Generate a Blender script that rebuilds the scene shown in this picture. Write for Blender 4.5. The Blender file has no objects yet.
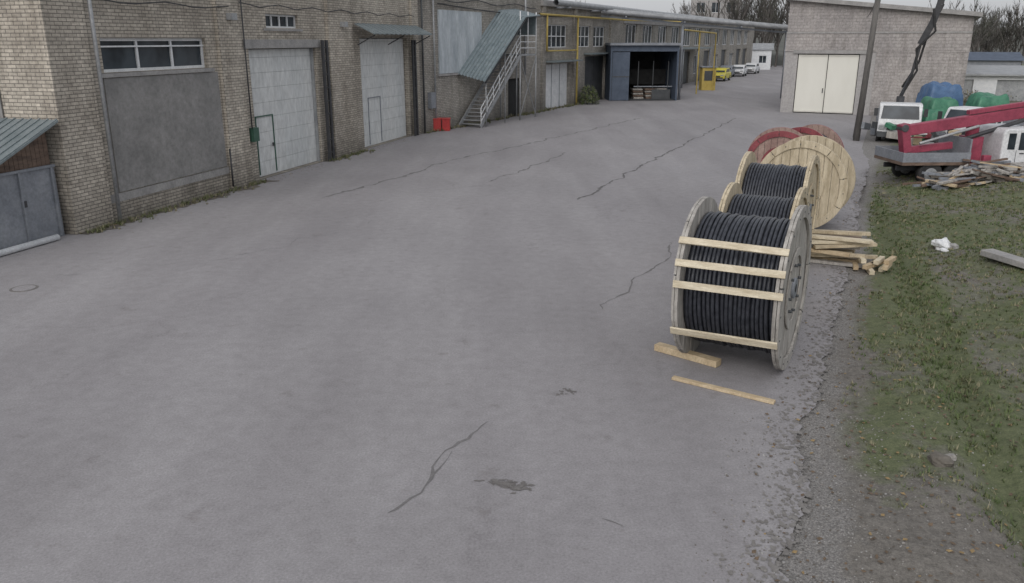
import bpy, math, random
from mathutils import Vector, Matrix, noise
random.seed(7)
R_=random.random
def U(a,b): return a+(b-a)*random.random()
scene=bpy.context.scene
# ------------------------------------------------------------------ materials
def nt(name):
    m=bpy.data.materials.new(name); m.use_nodes=True
    t=m.node_tree; b=t.nodes['Principled BSDF']; return m,t,b
def N(t,ty,**k):
    n=t.nodes.new(ty)
    for a,v in k.items(): setattr(n,a,v)
    return n
def setin(n,**k):
    for a,v in k.items(): n.inputs[a.replace('_',' ')].default_value=v
def c4(c): return (c[0],c[1],c[2],1)
def noise_node(t,scale,detail=6,rough=.6,stretch=None,obj=True):
    tc=N(t,'ShaderNodeTexCoord'); mp=N(t,'ShaderNodeMapping')
    t.links.new(tc.outputs['Object'],mp.inputs['Vector'])
    if stretch: mp.inputs['Scale'].default_value=stretch
    n=N(t,'ShaderNodeTexNoise'); setin(n,Scale=scale,Detail=detail,Roughness=rough)
    t.links.new(mp.outputs[0],n.inputs['Vector']); return n
def ramp(t,src,p0,c0,p1,c1):
    r=N(t,'ShaderNodeValToRGB'); e=r.color_ramp.elements
    e[0].position=p0; e[0].color=c4(c0); e[1].position=p1; e[1].color=c4(c1)
    t.links.new(src,r.inputs[0]); return r
def mix(t,a,b,f,mode='MIX'):
    m=N(t,'ShaderNodeMix',data_type='RGBA',blend_type=mode)
    for s,v in ((0,f),(6,a),(7,b)):
        if hasattr(v,'is_output') or isinstance(v,bpy.types.NodeSocket): t.links.new(v,m.inputs[s])
        else: m.inputs[s].default_value=v if s==0 else c4(v)
    return m.outputs[2]
def bump(t,b,src,strength,dist=.02):
    bp=N(t,'ShaderNodeBump'); setin(bp,Strength=strength,Distance=dist)
    t.links.new(src,bp.inputs['Height']); t.links.new(bp.outputs[0],b.inputs['Normal'])
def mat(name,c1,c2,scale=3,rough=.8,bmp=.2,metal=0,stretch=None,fine=True):
    m,t,b=nt(name)
    n=noise_node(t,scale,6,.65,stretch)
    col=ramp(t,n.outputs[0],.35,c1,.65,c2).outputs[0]
    if fine:
        n2=noise_node(t,scale*9,4,.7,stretch)
        g=ramp(t,n2.outputs[0],.3,(.76,.76,.76),.7,(1.12,1.12,1.12)).outputs[0]
        col=mix(t,col,g,1.0,'MULTIPLY')
    t.links.new(col,b.inputs['Base Color'])
    b.inputs['Roughness'].default_value=rough; b.inputs['Metallic'].default_value=metal
    if bmp: bump(t,b,n.outputs[0],bmp)
    return m
def brickmat(name,ca,cb,mortar,stain,bw=.26,rh=.088,st=.5,foot=.6):
    m,t,b=nt(name)
    tc=N(t,'ShaderNodeTexCoord'); sp=N(t,'ShaderNodeSeparateXYZ'); t.links.new(tc.outputs['Object'],sp.inputs[0])
    ad=N(t,'ShaderNodeMath',operation='ADD'); t.links.new(sp.outputs[0],ad.inputs[0]); t.links.new(sp.outputs[1],ad.inputs[1])
    cb_=N(t,'ShaderNodeCombineXYZ'); t.links.new(ad.outputs[0],cb_.inputs[0]); t.links.new(sp.outputs[2],cb_.inputs[1])
    br=N(t,'ShaderNodeTexBrick'); t.links.new(cb_.outputs[0],br.inputs['Vector'])
    setin(br,Color1=c4(ca),Color2=c4(cb),Mortar=c4(mortar),Scale=1.0,Mortar_Size=.011,Mortar_Smooth=.3,Brick_Width=bw,Row_Height=rh,Bias=0)
    n=noise_node(t,.45,7,.65,(1,1,.6)); g=ramp(t,n.outputs[0],.36,stain,.6,(1.05,1.03,1.0)).outputs[0]
    col=mix(t,br.outputs['Color'],g,1.0,'MULTIPLY')
    n2=noise_node(t,2.2,6,.7,(1,1,.22)); g2=ramp(t,n2.outputs[0],.36,(.6,.58,.56),.52,(1,1,1)).outputs[0]
    col=mix(t,col,g2,st,'MULTIPLY')
    n3=noise_node(t,9,3,.7); g3=ramp(t,n3.outputs[0],.3,(.75,.75,.75),.7,(1.2,1.2,1.2)).outputs[0]
    col=mix(t,col,g3,1.0,'MULTIPLY')
    mr=N(t,'ShaderNodeMapRange'); setin(mr,From_Min=.1,From_Max=1.3,To_Min=foot,To_Max=1.0)
    a2=N(t,'ShaderNodeMath',operation='ADD'); ms=N(t,'ShaderNodeMath',operation='MULTIPLY'); ms.inputs[1].default_value=1.2
    t.links.new(n2.outputs[0],ms.inputs[0]); t.links.new(sp.outputs[2],a2.inputs[0]); t.links.new(ms.outputs[0],a2.inputs[1])
    sb=N(t,'ShaderNodeMath',operation='SUBTRACT'); sb.inputs[1].default_value=.45; t.links.new(a2.outputs[0],sb.inputs[0])
    t.links.new(sb.outputs[0],mr.inputs[0])
    col=mix(t,col,mr.outputs[0],1.0,'MULTIPLY')
    t.links.new(col,b.inputs['Base Color']); b.inputs['Roughness'].default_value=.9
    iv=N(t,'ShaderNodeMath',operation='SUBTRACT'); iv.inputs[0].default_value=1; t.links.new(br.outputs['Fac'],iv.inputs[1])
    bump(t,b,iv.outputs[0],.6,.01)
    return m
M={}
M['brick']=brickmat('silicate_brick',(.56,.52,.455),(.40,.37,.325),(.20,.188,.172),(.72,.70,.67))
M['brick2']=brickmat('grey_brick',(.43,.41,.375),(.32,.305,.28),(.18,.175,.17),(.70,.69,.67))
M['brick3']=brickmat('pinkish_brick',(.40,.38,.375),(.34,.322,.318),(.27,.255,.25),(.80,.79,.78),.39,.19,foot=.8)
M['plaster']=mat('grey_plaster',(.20,.197,.192),(.285,.278,.27),.9,.9,.15)
M['plaster2']=mat('light_plaster',(.33,.318,.315),(.40,.385,.375),.8,.9,.15)
M['door']=mat('door_white',(.55,.57,.57),(.63,.64,.63),.9,.6,.03,stretch=(1,1,.3))
M['doorcream']=mat('gate_cream',(.64,.63,.57),(.68,.67,.61),1.0,.6,.03,stretch=(1,1,.3),fine=False)
M['green']=mat('dark_green_paint',(.03,.085,.06),(.05,.12,.085),3,.5,.02)
M['black']=mat('black_steel',(.025,.026,.03),(.05,.051,.055),4,.6,.02)
M['rubber']=mat('tyre_rubber',(.02,.02,.021),(.04,.04,.04),6,.85,.05)
M['white']=mat('white_frame',(.62,.64,.66),(.75,.76,.77),3,.5,.02)
M['whitepaint']=mat('vehicle_white',(.56,.57,.58),(.72,.73,.74),1.5,.4,.0)
M['red']=mat('red_paint',(.42,.028,.03),(.54,.05,.045),3,.45,.03)
M['crane_red']=mat('crane_red',(.22,.035,.065),(.34,.06,.10),2,.55,.03)
M['reddull']=mat('drum_red',(.17,.03,.04),(.26,.06,.07),3,.6,.05)
M['pinkwood']=mat('drum_pinkish_wood',(.24,.15,.13),(.36,.26,.22),3,.7,.05)
M['yellow']=mat('yellow_pipe',(.42,.31,.07),(.52,.40,.12),2,.6,.02)
M['carny']=mat('car_yellow',(.55,.48,.04),(.62,.55,.07),2,.35,0)
M['tarpg']=mat('tarp_green',(.03,.14,.085),(.07,.23,.14),3,.5,.3)
M['tarpb']=mat('tarp_blue',(.05,.11,.22),(.09,.17,.31),3,.5,.3)
M['roof']=mat('roof_metal',(.17,.205,.215),(.24,.275,.285),2,.5,.05,.2)
M['corr']=mat('corrugated_grey',(.165,.205,.22),(.25,.295,.31),2.5,.5,.05,.2)
M['galv']=mat('galvanised',(.27,.28,.29),(.40,.41,.42),2,.5,.05,.3)
M['conc']=mat('concrete',(.26,.255,.25),(.36,.35,.34),2,.9,.2)
M['bluepanel']=mat('pale_blue_sheet',(.32,.36,.39),(.52,.56,.59),1.2,.7,.05,stretch=(1.2,1.2,.25))
M['greymetal']=mat('grey_sheet_metal',(.18,.195,.22),(.26,.275,.30),1.5,.6,.05)
M['bluedark']=mat('slate_blue_leaf',(.055,.075,.11),(.085,.11,.155),2,.6,.05)
M['dark']=mat('painted_dark_interior',(.014,.014,.015),(.028,.028,.028),2,.9,0)  # near-black colour standing in for shade inside openings
M['darkgate']=mat('dark_gate',(.05,.055,.06),(.08,.085,.09),2,.6,.05)
M['oldwood']=mat('weathered_wood',(.25,.235,.215),(.45,.43,.40),3,.85,.3,stretch=(3,3,.6))
M['newwood']=mat('new_wood',(.42,.32,.20),(.60,.49,.33),3,.75,.2,stretch=(1,2.5,1))
M['ply']=mat('plywood_flange',(.38,.315,.215),(.60,.52,.38),2.2,.8,.2,stretch=(1,4,.7))
M['slat']=mat('slat_wood',(.48,.41,.29),(.68,.61,.47),2.5,.75,.2,stretch=(1,5,5))
M['brownwood']=mat('brown_wood',(.10,.07,.055),(.20,.14,.105),3,.85,.2,stretch=(1,1,4))
M['bark']=mat('bark',(.08,.073,.068),(.14,.128,.118),3,.9,.2)
M['twig']=mat('twigs',(.095,.09,.084),(.145,.135,.122),1,.9,0)
M['twig2']=mat('twigs_olive',(.075,.08,.066),(.115,.116,.09),1,.9,0)
M['pole']=mat('pole_wood',(.10,.095,.09),(.18,.17,.16),2,.9,.2,stretch=(1,1,.2))
M['crack']=mat('crack_dark',(.135,.13,.13),(.18,.173,.173),3,.95,.1)
M['crackd']=mat('crack_deep',(.095,.091,.091),(.14,.134,.134),3,.95,.1)
M['tar']=mat('damp_patch',(.135,.125,.12),(.185,.175,.168),5,.9,.1)
M['dirt']=mat('wall_foot_dirt',(.085,.075,.063),(.16,.145,.125),2.5,.95,.4)
M['dust']=mat('edge_dust',(.165,.155,.146),(.235,.223,.212),4,.95,.2)
M['stone']=mat('stone',(.16,.15,.14),(.33,.315,.295),6,.9,.3)
M['gA']=mat('grass_green',(.07,.105,.033),(.11,.15,.053),1,.8,0)
M['gB']=mat('grass_dull',(.11,.125,.055),(.16,.175,.083),1,.8,0)
M['gC']=mat('grass_straw',(.20,.185,.11),(.29,.265,.17),1,.8,0)
M['leafY']=mat('leaf_ochre',(.22,.15,.07),(.32,.23,.11),9,.8,0)
M['leafB']=mat('leaf_brown',(.10,.07,.045),(.17,.12,.08),9,.8,0)
M['hill']=mat('hill_scrub',(.075,.08,.07),(.115,.115,.10),.15,.95,.5)
M['field']=mat('field_ground',(.085,.085,.055),(.15,.135,.10),.3,.95,.3)
def glass():
    m,t,b=nt('window_glass'); n=noise_node(t,.7,3)
    r=ramp(t,n.outputs[0],.4,(.015,.02,.026),.6,(.055,.068,.08)); t.links.new(r.outputs[0],b.inputs['Base Color'])
    setin(b,Roughness=.15); b.inputs['Specular IOR Level'].default_value=.35; return m
M['glass']=glass()
def cable():
    m,t,b=nt('black_cable'); n=noise_node(t,14,4)
    r=ramp(t,n.outputs[0],.35,(.018,.020,.027),.65,(.048,.052,.064)); t.links.new(r.outputs[0],b.inputs['Base Color'])
    setin(b,Roughness=.42); return m
M['cable']=cable()
def asphalt():
    m,t,b=nt('old_asphalt')
    big=noise_node(t,.16,6,.6); c=ramp(t,big.outputs[0],.3,(.238,.229,.235),.7,(.29,.280,.286)).outputs[0]
    st=noise_node(t,.5,6,.6,(1,.3,1)); st.inputs['Distortion'].default_value=.3
    c=mix(t,c,ramp(t,st.outputs[0],.35,(.90,.895,.895),.6,(1.03,1.03,1.03)).outputs[0],1.0,'MULTIPLY')
    f=noise_node(t,38,4,.8); c=mix(t,c,ramp(t,f.outputs[0],.3,(.74,.74,.74),.7,(1.26,1.26,1.26)).outputs[0],1.0,'MULTIPLY')
    mid=noise_node(t,4.5,6,.75); c=mix(t,c,ramp(t,mid.outputs[0],.32,(.87,.865,.865),.62,(1.05,1.05,1.05)).outputs[0],1.0,'MULTIPLY')
    sp_=noise_node(t,2.4,5,.6); c=mix(t,c,ramp(t,sp_.outputs[0],.28,(.84,.825,.815),.38,(1,1,1)).outputs[0],1.0,'MULTIPLY')
    # worn lighter wheel paths running along the yard
    tr=noise_node(t,.55,3,.5,(1.0,.06,1)); c=mix(t,c,ramp(t,tr.outputs[0],.42,(.96,.955,.96),.6,(1.05,1.05,1.05)).outputs[0],1.0,'MULTIPLY')
    tc=N(t,'ShaderNodeTexCoord'); dn=noise_node(t,1.2,5,.7)
    vm=N(t,'ShaderNodeVectorMath',operation='SCALE'); vm.inputs['Scale'].default_value=1.4; t.links.new(dn.outputs['Color'],vm.inputs[0])
    va=N(t,'ShaderNodeVectorMath',operation='ADD'); t.links.new(tc.outputs['Object'],va.inputs[0]); t.links.new(vm.outputs[0],va.inputs[1])
    vo=N(t,'ShaderNodeTexVoronoi',feature='DISTANCE_TO_EDGE'); vo.inputs['Scale'].default_value=.28; t.links.new(va.outputs[0],vo.inputs['Vector'])
    ck=ramp(t,vo.outputs['Distance'],.0,(.80,.79,.79),.010,(1,1,1)).outputs[0]
    msk=noise_node(t,.25,3,.5); mf=ramp(t,msk.outputs[0],.5,(0,0,0),.6,(.8,.8,.8)).outputs[0]
    cc=mix(t,(1,1,1),ck,mf); c=mix(t,c,cc,1.0,'MULTIPLY')
    t.links.new(c,b.inputs['Base Color']); rr=ramp(t,big.outputs[0],.3,(.75,.75,.75),.7,(.92,.92,.92)); t.links.new(rr.outputs[0],b.inputs['Roughness'])
    bump(t,b,f.outputs[0],.3,.01); return m
M['asphalt']=asphalt()
def vergemat():
    m,t,b=nt('verge_ground')
    at=N(t,'ShaderNodeVertexColor'); at.layer_name='w'; sp=N(t,'ShaderNodeSeparateColor'); t.links.new(at.outputs[0],sp.inputs[0])
    n1=noise_node(t,1.3,7,.7); n2=noise_node(t,9,6,.75); n3=noise_node(t,45,4,.8)
    dirt=ramp(t,n2.outputs[0],.32,(.11,.101,.09),.68,(.21,.195,.175)).outputs[0]
    gr=ramp(t,n2.outputs[0],.32,(.075,.092,.042),.68,(.14,.155,.08)).outputs[0]
    a=N(t,'ShaderNodeMath',operation='ADD'); t.links.new(sp.outputs[0],a.inputs[0]); t.links.new(n1.outputs[0],a.inputs[1])
    f=ramp(t,a.outputs[0],.78,(0,0,0),1.1,(1,1,1)).outputs[0]
    c=mix(t,dirt,gr,f)
    gv=ramp(t,n3.outputs[0],.35,(.13,.124,.117),.66,(.27,.258,.247)).outputs[0]
    a2=N(t,'ShaderNodeMath',operation='ADD'); t.links.new(sp.outputs[1],a2.inputs[0]); t.links.new(n1.outputs[0],a2.inputs[1])
    c=mix(t,c,gv,ramp(t,a2.outputs[0],.8,(0,0,0),1.15,(1,1,1)).outputs[0])
    so=ramp(t,n2.outputs[0],.3,(.055,.047,.041),.7,(.12,.104,.09)).outputs[0]
    a3=N(t,'ShaderNodeMath',operation='ADD'); t.links.new(sp.outputs[2],a3.inputs[0]); t.links.new(n1.outputs[0],a3.inputs[1])
    c=mix(t,c,so,ramp(t,a3.outputs[0],.85,(0,0,0),1.1,(1,1,1)).outputs[0])
    c=mix(t,c,ramp(t,n3.outputs[0],.3,(.65,.65,.65),.7,(1.35,1.35,1.35)).outputs[0],1.0,'MULTIPLY')
    t.links.new(c,b.inputs['Base Color']); setin(b,Roughness=.95); bump(t,b,n2.outputs[0],.8,.05); return m
M['verge']=vergemat()
# ------------------------------------------------------------------ mesh builder
class MB:
    def __init__(s): s.v=[];s.f=[];s.m=[];s.mats=[];s.smooth=[]
    def mi(s,k):
        if k not in s.mats: s.mats.append(k)
        return s.mats.index(k)
    def face(s,pts,k,sm=False):
        o=len(s.v); s.v+= [tuple(p) for p in pts]; s.f.append(tuple(range(o,o+len(pts)))); s.m.append(s.mi(k)); s.smooth.append(sm)
    def hexa(s,p,k):
        o=len(s.v); s.v+=[tuple(q) for q in p]
        for f in ((0,3,2,1),(4,5,6,7),(0,1,5,4),(1,2,6,5),(2,3,7,6),(3,0,4,7)):
            s.f.append(tuple(o+i for i in f)); s.m.append(s.mi(k)); s.smooth.append(False)
    def box(s,lo,hi,k):
        a,b=lo,hi
        s.hexa([(a[0],a[1],a[2]),(b[0],a[1],a[2]),(b[0],b[1],a[2]),(a[0],b[1],a[2]),(a[0],a[1],b[2]),(b[0],a[1],b[2]),(b[0],b[1],b[2]),(a[0],b[1],b[2])],k)
    def obox(s,c,sz,k,rx=0,ry=0,rz=0):
        m=Matrix.Translation(c)@Matrix.Rotation(rz,4,'Z')@Matrix.Rotation(ry,4,'Y')@Matrix.Rotation(rx,4,'X')
        h=[x/2 for x in sz]
        P=[m@Vector(q) for q in [(-h[0],-h[1],-h[2]),(h[0],-h[1],-h[2]),(h[0],h[1],-h[2]),(-h[0],h[1],-h[2]),(-h[0],-h[1],h[2]),(h[0],-h[1],h[2]),(h[0],h[1],h[2]),(-h[0],h[1],h[2])]]
        s.hexa(P,k)
    def beam(s,p,q,w,h,k):
        p=Vector(p);q=Vector(q);d=(q-p).normalized()
        up=Vector((0,0,1)) if abs(d.z)<.95 else Vector((0,1,0))
        a=d.cross(up).normalized()*w/2; b=a.cross(d).normalized()*h/2
        s.hexa([p-a-b,p+a-b,p+a+b,p-a+b,q-a-b,q+a-b,q+a+b,q-a+b],k)
    def cyl(s,p,q,r,k,n=12,r2=None,cap=True):
        p=Vector(p);q=Vector(q);d=(q-p).normalized(); r2=r if r2 is None else r2
        up=Vector((0,0,1)) if abs(d.z)<.95 else Vector((1,0,0))
        a=d.cross(up).normalized(); b=a.cross(d).normalized(); o=len(s.v); mi=s.mi(k)
        for i in range(n):
            t=2*math.pi*i/n; s.v.append(tuple(p+(a*math.cos(t)+b*math.sin(t))*r))
        for i in range(n):
            t=2*math.pi*i/n; s.v.append(tuple(q+(a*math.cos(t)+b*math.sin(t))*r2))
        for i in range(n):
            j=(i+1)%n; s.f.append((o+i,o+j,o+n+j,o+n+i)); s.m.append(mi); s.smooth.append(True)
        if cap:
            s.f.append(tuple(o+i for i in range(n))[::-1]); s.m.append(mi); s.smooth.append(False)
            s.f.append(tuple(o+n+i for i in range(n))); s.m.append(mi); s.smooth.append(False)
    def tube(s,pts,r,k,n=8):
        pts=[Vector(p) for p in pts]; o=len(s.v); mi=s.mi(k)
        for i,p in enumerate(pts):
            d=(pts[min(i+1,len(pts)-1)]-pts[max(i-1,0)]).normalized()
            up=Vector((0,0,1)) if abs(d.z)<.9 else Vector((1,0,0))
            a=d.cross(up).normalized(); b=a.cross(d).normalized()
            for j in range(n):
                t=2*math.pi*j/n; s.v.append(tuple(p+(a*math.cos(t)+b*math.sin(t))*r))
        for i in range(len(pts)-1):
            for j in range(n):
                j2=(j+1)%n; s.f.append((o+i*n+j,o+i*n+j2,o+(i+1)*n+j2,o+(i+1)*n+j)); s.m.append(mi); s.smooth.append(True)
    def prism(s,poly,x0,x1,k,axis='x'):
        n=len(poly); o=len(s.v); mi=s.mi(k)
        def P(x,a,b): return (x,a,b) if axis=='x' else ((a,x,b) if axis=='y' else (a,b,x))
        for x in (x0,x1):
            for a,b in poly: s.v.append(P(x,a,b))
        s.f.append(tuple(range(o,o+n))); s.f.append(tuple(range(o+n,o+2*n))[::-1]); s.m+=[mi,mi]; s.smooth+=[False,False]
        for i in range(n):
            j=(i+1)%n; s.f.append((o+i,o+n+i,o+n+j,o+j)); s.m.append(mi); s.smooth.append(False)
    def wall(s,x0,x1,z0,z1,ops,k,y=0,d=.35,ztop=None):
        xs=sorted({x0,x1}|{a for o in ops for a in (o[0],o[1])}); zs=sorted({z0,z1}|{a for o in ops for a in (o[2],o[3])})
        for i in range(len(xs)-1):
            for j in range(len(zs)-1):
                a,b,c,e=xs[i],xs[i+1],zs[j],zs[j+1]; mx,mz=(a+b)/2,(c+e)/2
                if any(o[0]<mx<o[1] and o[2]<mz<o[3] for o in ops): continue
                s.face([(a,y,c),(b,y,c),(b,y,e),(a,y,e)],k)
        for o in ops:
            a,b,c,e=o[:4]
            s.face([(a,y,c),(a,y+d,c),(a,y+d,e),(a,y,e)],k); s.face([(b,y,c),(b,y,e),(b,y+d,e),(b,y+d,c)],k)
            s.face([(a,y,e),(a,y+d,e),(b,y+d,e),(b,y,e)],k); s.face([(a,y,c),(b,y,c),(b,y+d,c),(a,y+d,c)],k)
    def build(s,name,parent=None,bevel=0,loc=None,rz=0):
        me=bpy.data.meshes.new(name); me.from_pydata(s.v,[],s.f)
        for k in s.mats: me.materials.append(M[k])
        me.polygons.foreach_set('material_index',s.m); me.polygons.foreach_set('use_smooth',s.smooth); me.update()
        ob=bpy.data.objects.new(name,me); scene.collection.objects.link(ob)
        if parent: ob.parent=parent
        if loc: ob.location=loc
        ob.rotation_euler[2]=rz
        if bevel:
            w=ob.modifiers.new('weld','WELD'); w.merge_threshold=.0005
            b=ob.modifiers.new('bev','BEVEL'); b.width=bevel; b.segments=2; b.limit_method='ANGLE'
        return ob
def empty(name,loc,rz=0):
    e=bpy.data.objects.new(name,None); e.location=loc; e.rotation_euler[2]=rz; scene.collection.objects.link(e); e.empty_display_size=.3; return e
def window(mb,x0,x1,z0,z1,n,y=.14,fr='white',t=.06,mull=True):
    mb.face([(x0,y+.03,z0),(x1,y+.03,z0),(x1,y+.03,z1),(x0,y+.03,z1)],'glass')
    mb.box((x0,y-.03,z0),(x1,y+.02,z0+t),fr); mb.box((x0,y-.03,z1-t),(x1,y+.02,z1),fr)
    for i in range(n+1):
        x=x0+t/2+(x1-x0-t)*i/n; mb.box((x-t/2,y-.026,z0+t),(x+t/2,y+.02,z1-t),fr)
def sectional(mb,x0,x1,z0,z1,k,y=.22,h=.5):
    z=z0
    while z<z1-.02:
        e=min(z+h,z1); mb.box((x0,y,z+.004),(x1,y+.05,e-.004),k); z=e
    mb.box((x0,y+.03,z0),(x1,y+.08,z1),'greymetal')
# ------------------------------------------------------------------ frames
d1=Vector((.2589,.9659)); A1=(-10.86,19.88,0); rz1=math.atan2(d1.y,d1.x)
O2=(-4.75,42.7,0); d2=Vector((.4254,.905)); rz2=math.atan2(d2.y,d2.x)
# ===== brick warehouse (near, left)
wh=empty('brick_warehouse',A1,rz1)
mb=MB()
ops=[(1.8,6.2,3.8,4.65),(8.49,13.07,0.02,4.32),(17.0,22.4,0.02,4.7),(9.7,11.9,5.0,5.45)]
mb.wall(0,23.62,-.1,9,ops,'brick')
mb.face([(0,0,-.1),(0,0,9),(0,16,9),(0,16,-.1)],'brick')
mb.face([(0,0,9),(23.6,0,9),(23.6,16,9),(0,16,9)],'conc')
mb.face([(23.6,0,-.1),(23.6,16,-.1),(23.6,16,9),(23.6,0,9)],'brick')
mb.face([(0,16,-.1),(23.6,16,-.1),(23.6,16,9),(0,16,9)],'brick')
mb.build('walls',wh)
mb=MB()
for a,b,z in ((-.06,1.25,9),(6.75,7.9,9),(14.0,16.1,9),(22.75,23.55,9)):
    mb.box((a,-.13,-.1),(b,.0-.002,z),'brick')
mb.box((-.064,-.134,-.1),(-.0-.003,1.4,9),'brick')
mb.build('brick_piers',wh)
mb=MB()
mb.box((1.7,-.05,.75),(6.6,-.003,3.66),'plaster')
mb.box((1.27,-.03,.5),(6.73,-.002,.72),'conc')
mb.box((-.05,1.5,1.9),(-.003,9,4.15),'plaster')
mb.box((1.6,-.09,3.68),(6.4,.05,3.78),'conc')
mb.box((8.2,-.045,4.33),(13.4,-.003,4.62),'conc')
mb.box((9.5,-.06,4.9),(12.1,.05,4.98),'conc')
mb.build('plaster_panels',wh)
mb=MB(); window(mb,1.8,6.2,3.8,4.65,3,t=.075); window(mb,9.7,11.9,5.0,5.45,4)
mb.box((1.8,.08,4.42),(6.2,.11,4.46),'white'); mb.build('windows',wh)
mb=MB()
sectional(mb,8.55,13.0,.03,4.3,'door')
mb.box((8.49,.1,.02),(8.55,.3,4.32),'galv'); mb.box((13.0,.1,.02),(13.07,.3,4.32),'galv')
for a,b,c,e in ((8.85,8.89,.1,2.1),(9.95,9.99,.1,2.1),(8.89,9.95,2.06,2.1)):
    mb.box((a,.19,c),(b,.23,e),'green')
mb.box((9.82,.16,1.0),(9.88,.2,1.12),'black')
sectional(mb,17.06,22.34,.03,4.66,'door')
for a,b,c,e in ((18.0,18.04,.1,2.15),(19.3,19.34,.1,2.15),(18.04,19.3,2.11,2.15)):
    mb.box((a,.19,c),(b,.23,e),'greymetal')
mb.build('sectional_doors',wh)
mb=MB()
for x in (13.25,22.5):
    mb.box((x,-.22,0),(x+.14,-.14,4.6),'black'); mb.box((x+.32,-.22,0),(x+.46,-.14,4.6),'black')
    for z in [i*.5+.3 for i in range(9)]: mb.box((x+.141,-.2,z),(x+.319,-.16,z+.06),'black')
mb.build('door_guard_frames',wh)
mb=MB()
n=28
for i in range(n):
    x0=16.3+(23.2-16.3)*i/n; x1=16.3+(23.2-16.3)*(i+1)/n; dz=.02*(i%2)
    mb.hexa([(x0,-1.0,4.82+dz),(x1,-1.0,4.82+dz),(x1,0-.14,5.22+dz),(x0,-.14,5.22+dz),(x0,-1.0,4.86+dz),(x1,-1.0,4.86+dz),(x1,-.14,5.26+dz),(x0,-.14,5.26+dz)],'roof')
for x in (16.5,19.7,23.0): mb.beam((x,-.14,4.4),(x,-.95,4.8),.04,.04,'black')
mb.build('door_canopy',wh)
mb=MB()
mb.box((8.05,-.2,1.35),(8.38,-.01,1.8),'green')
mb.cyl((7.98,-.2,1.8),(7.98,-.2,6),.025,'black',6); mb.cyl((1.4,-.2,0),(1.4,-.2,9),.05,'galv',8)
mb.cyl((6.6,-.2,.1),(6.6,-.2,1.3),.03,'black',6)
mb.tube([(7.9+i*.6,-.18,5.75-.12*math.sin(i*math.pi/4)**2) for i in range(26)],.018,'black',5)
mb.tube([(1.3+i*.6,-.18,5.6-.1*math.sin(i*math.pi/5)**2) for i in range(11)],.018,'black',5)
mb.box((15.0,-.34,5.1),(15.3,-.14,5.3),'galv'); mb.box((7.2,-.34,5.2),(7.5,-.14,5.4),'galv')
mb.build('wall_services',wh)
# ===== lean-to shed on the end wall
sh=empty('metal_shed',(A1[0]-.08,A1[1]-.15,0),rz1)
mb=MB()
L=4.2
def zr(x): return 2.75+ .42*x
mb.hexa([(-L,.05,0),(-.05,.05,0),(-.05,2.6,0),(-L,2.6,0),(-L,.05,1.75),(-.05,.05,1.75),(-.05,2.6,1.75),(-L,2.6,1.75)],'greymetal')
mb.build('body',sh)
mb=MB()
for i in range(14):
    a=-1.9+i*.13; mb.hexa([(a,.10,1.75),(a+.12,.10,1.75),(a+.12,.14,1.75),(a,.14,1.75),(a,.10,max(1.76,zr(a)-.05)),(a+.12,.10,max(1.76,zr(a)-.05)),(a+.12,.14,max(1.76,zr(a)-.05)),(a,.14,max(1.76,zr(a)-.05))],'brownwood')
mb.build('gable_planks',sh)
mb=MB()
for x in (-3.9,-3.0,-2.1,-1.15,-.2): mb.box((x,.0,.05),(x+.05,.046,1.72),'greymetal')
mb.box((-L,.0,1.70),(-.05,.047,1.76),'greymetal'); mb.box((-1.12,-.01,.9),(-1.05,.04,1.05),'black')
mb.build('door_frames',sh)
mb=MB()
mb.hexa([(-2.6,-.25,zr(-2.6)),(.0,-.25,zr(0)),(.0,3,zr(0)),(-2.6,3,zr(-2.6)),(-2.6,-.25,zr(-2.6)+.05),(.0,-.25,zr(0)+.05),(.0,3,zr(0)+.05),(-2.6,3,zr(-2.6)+.05)],'roof')
for i in range(14): 
    y=-.2+i*.24; mb.beam((-2.6,y,zr(-2.6)+.06),(0,y,zr(0)+.06),.05,.03,'roof')
mb.build('sloping_roof',sh)
mb=MB(); mb.cyl((-12.9,12.2,.08),(-10.9,19.2,.08),.075,'white',8); mb.build('white_kerb_pipe')
# ===== second hall
h2=empty('brick_workshop',O2,rz2)
mb=MB(); mb.wall(0,15.5,-.1,9,[(9.3,10.4,3.9,5.9),(10.6,12.6,.0,2.3)],'brick2')
mb.face([(0,0,9),(15.5,0,9),(15.5,14,9),(0,14,9)],'conc'); mb.face([(15.5,0,-.1),(15.5,14,-.1),(15.5,14,9),(15.5,0,9)],'brick2'); mb.face([(0,0,-.1),(0,14,-.1),(0,14,9),(0,0,9)],'brick2')
mb.face([(0,14,-.1),(15.5,14,-.1),(15.5,14,9),(0,14,9)],'brick2')
mb.build('walls',h2)
mb=MB(); mb.box((2.1,-.07,2.9),(6.95,-.004,6.1),'bluepanel')
for i in range(6): mb.box((2.1+i*.96,-.085,2.9),(2.14+i*.96,-.071,6.1),'bluepanel')
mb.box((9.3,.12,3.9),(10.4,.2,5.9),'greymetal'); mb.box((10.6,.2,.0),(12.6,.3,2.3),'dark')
mb.box((1.95,-.1,2.78),(7.1,-.004,2.88),'conc')
mb.build('wall_panels_and_doors',h2)
mb=MB()
for x in (.35,1.5): mb.cyl((x,-.12,0),(x,-.12,9),.05,'darkgate' if x<1 else 'galv',8)
mb.box((.9,-.22,1.2),(1.35,-.01,2.0),'greymetal'); mb.cyl((12.8,-.16,2.5),(12.8,-.16,9),.07,'galv',8)
mb.tube([(x*.8,-.16,6.6+.1*math.sin(x)) for x in range(19)],.03,'black',5)
mb.build('drain_pipes',h2)
h3=empty('brick_workshop',O2,rz2)
lo=15.52; hi=31
mb=MB(); ops=[(16.6,21.0,.0,3.0),(16.9,20.4,4.1,5.6),(22.6,25.2,4.1,5.6),(25.9,28.6,4.1,5.6),(24.2,28.9,.0,3.4)]
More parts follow.
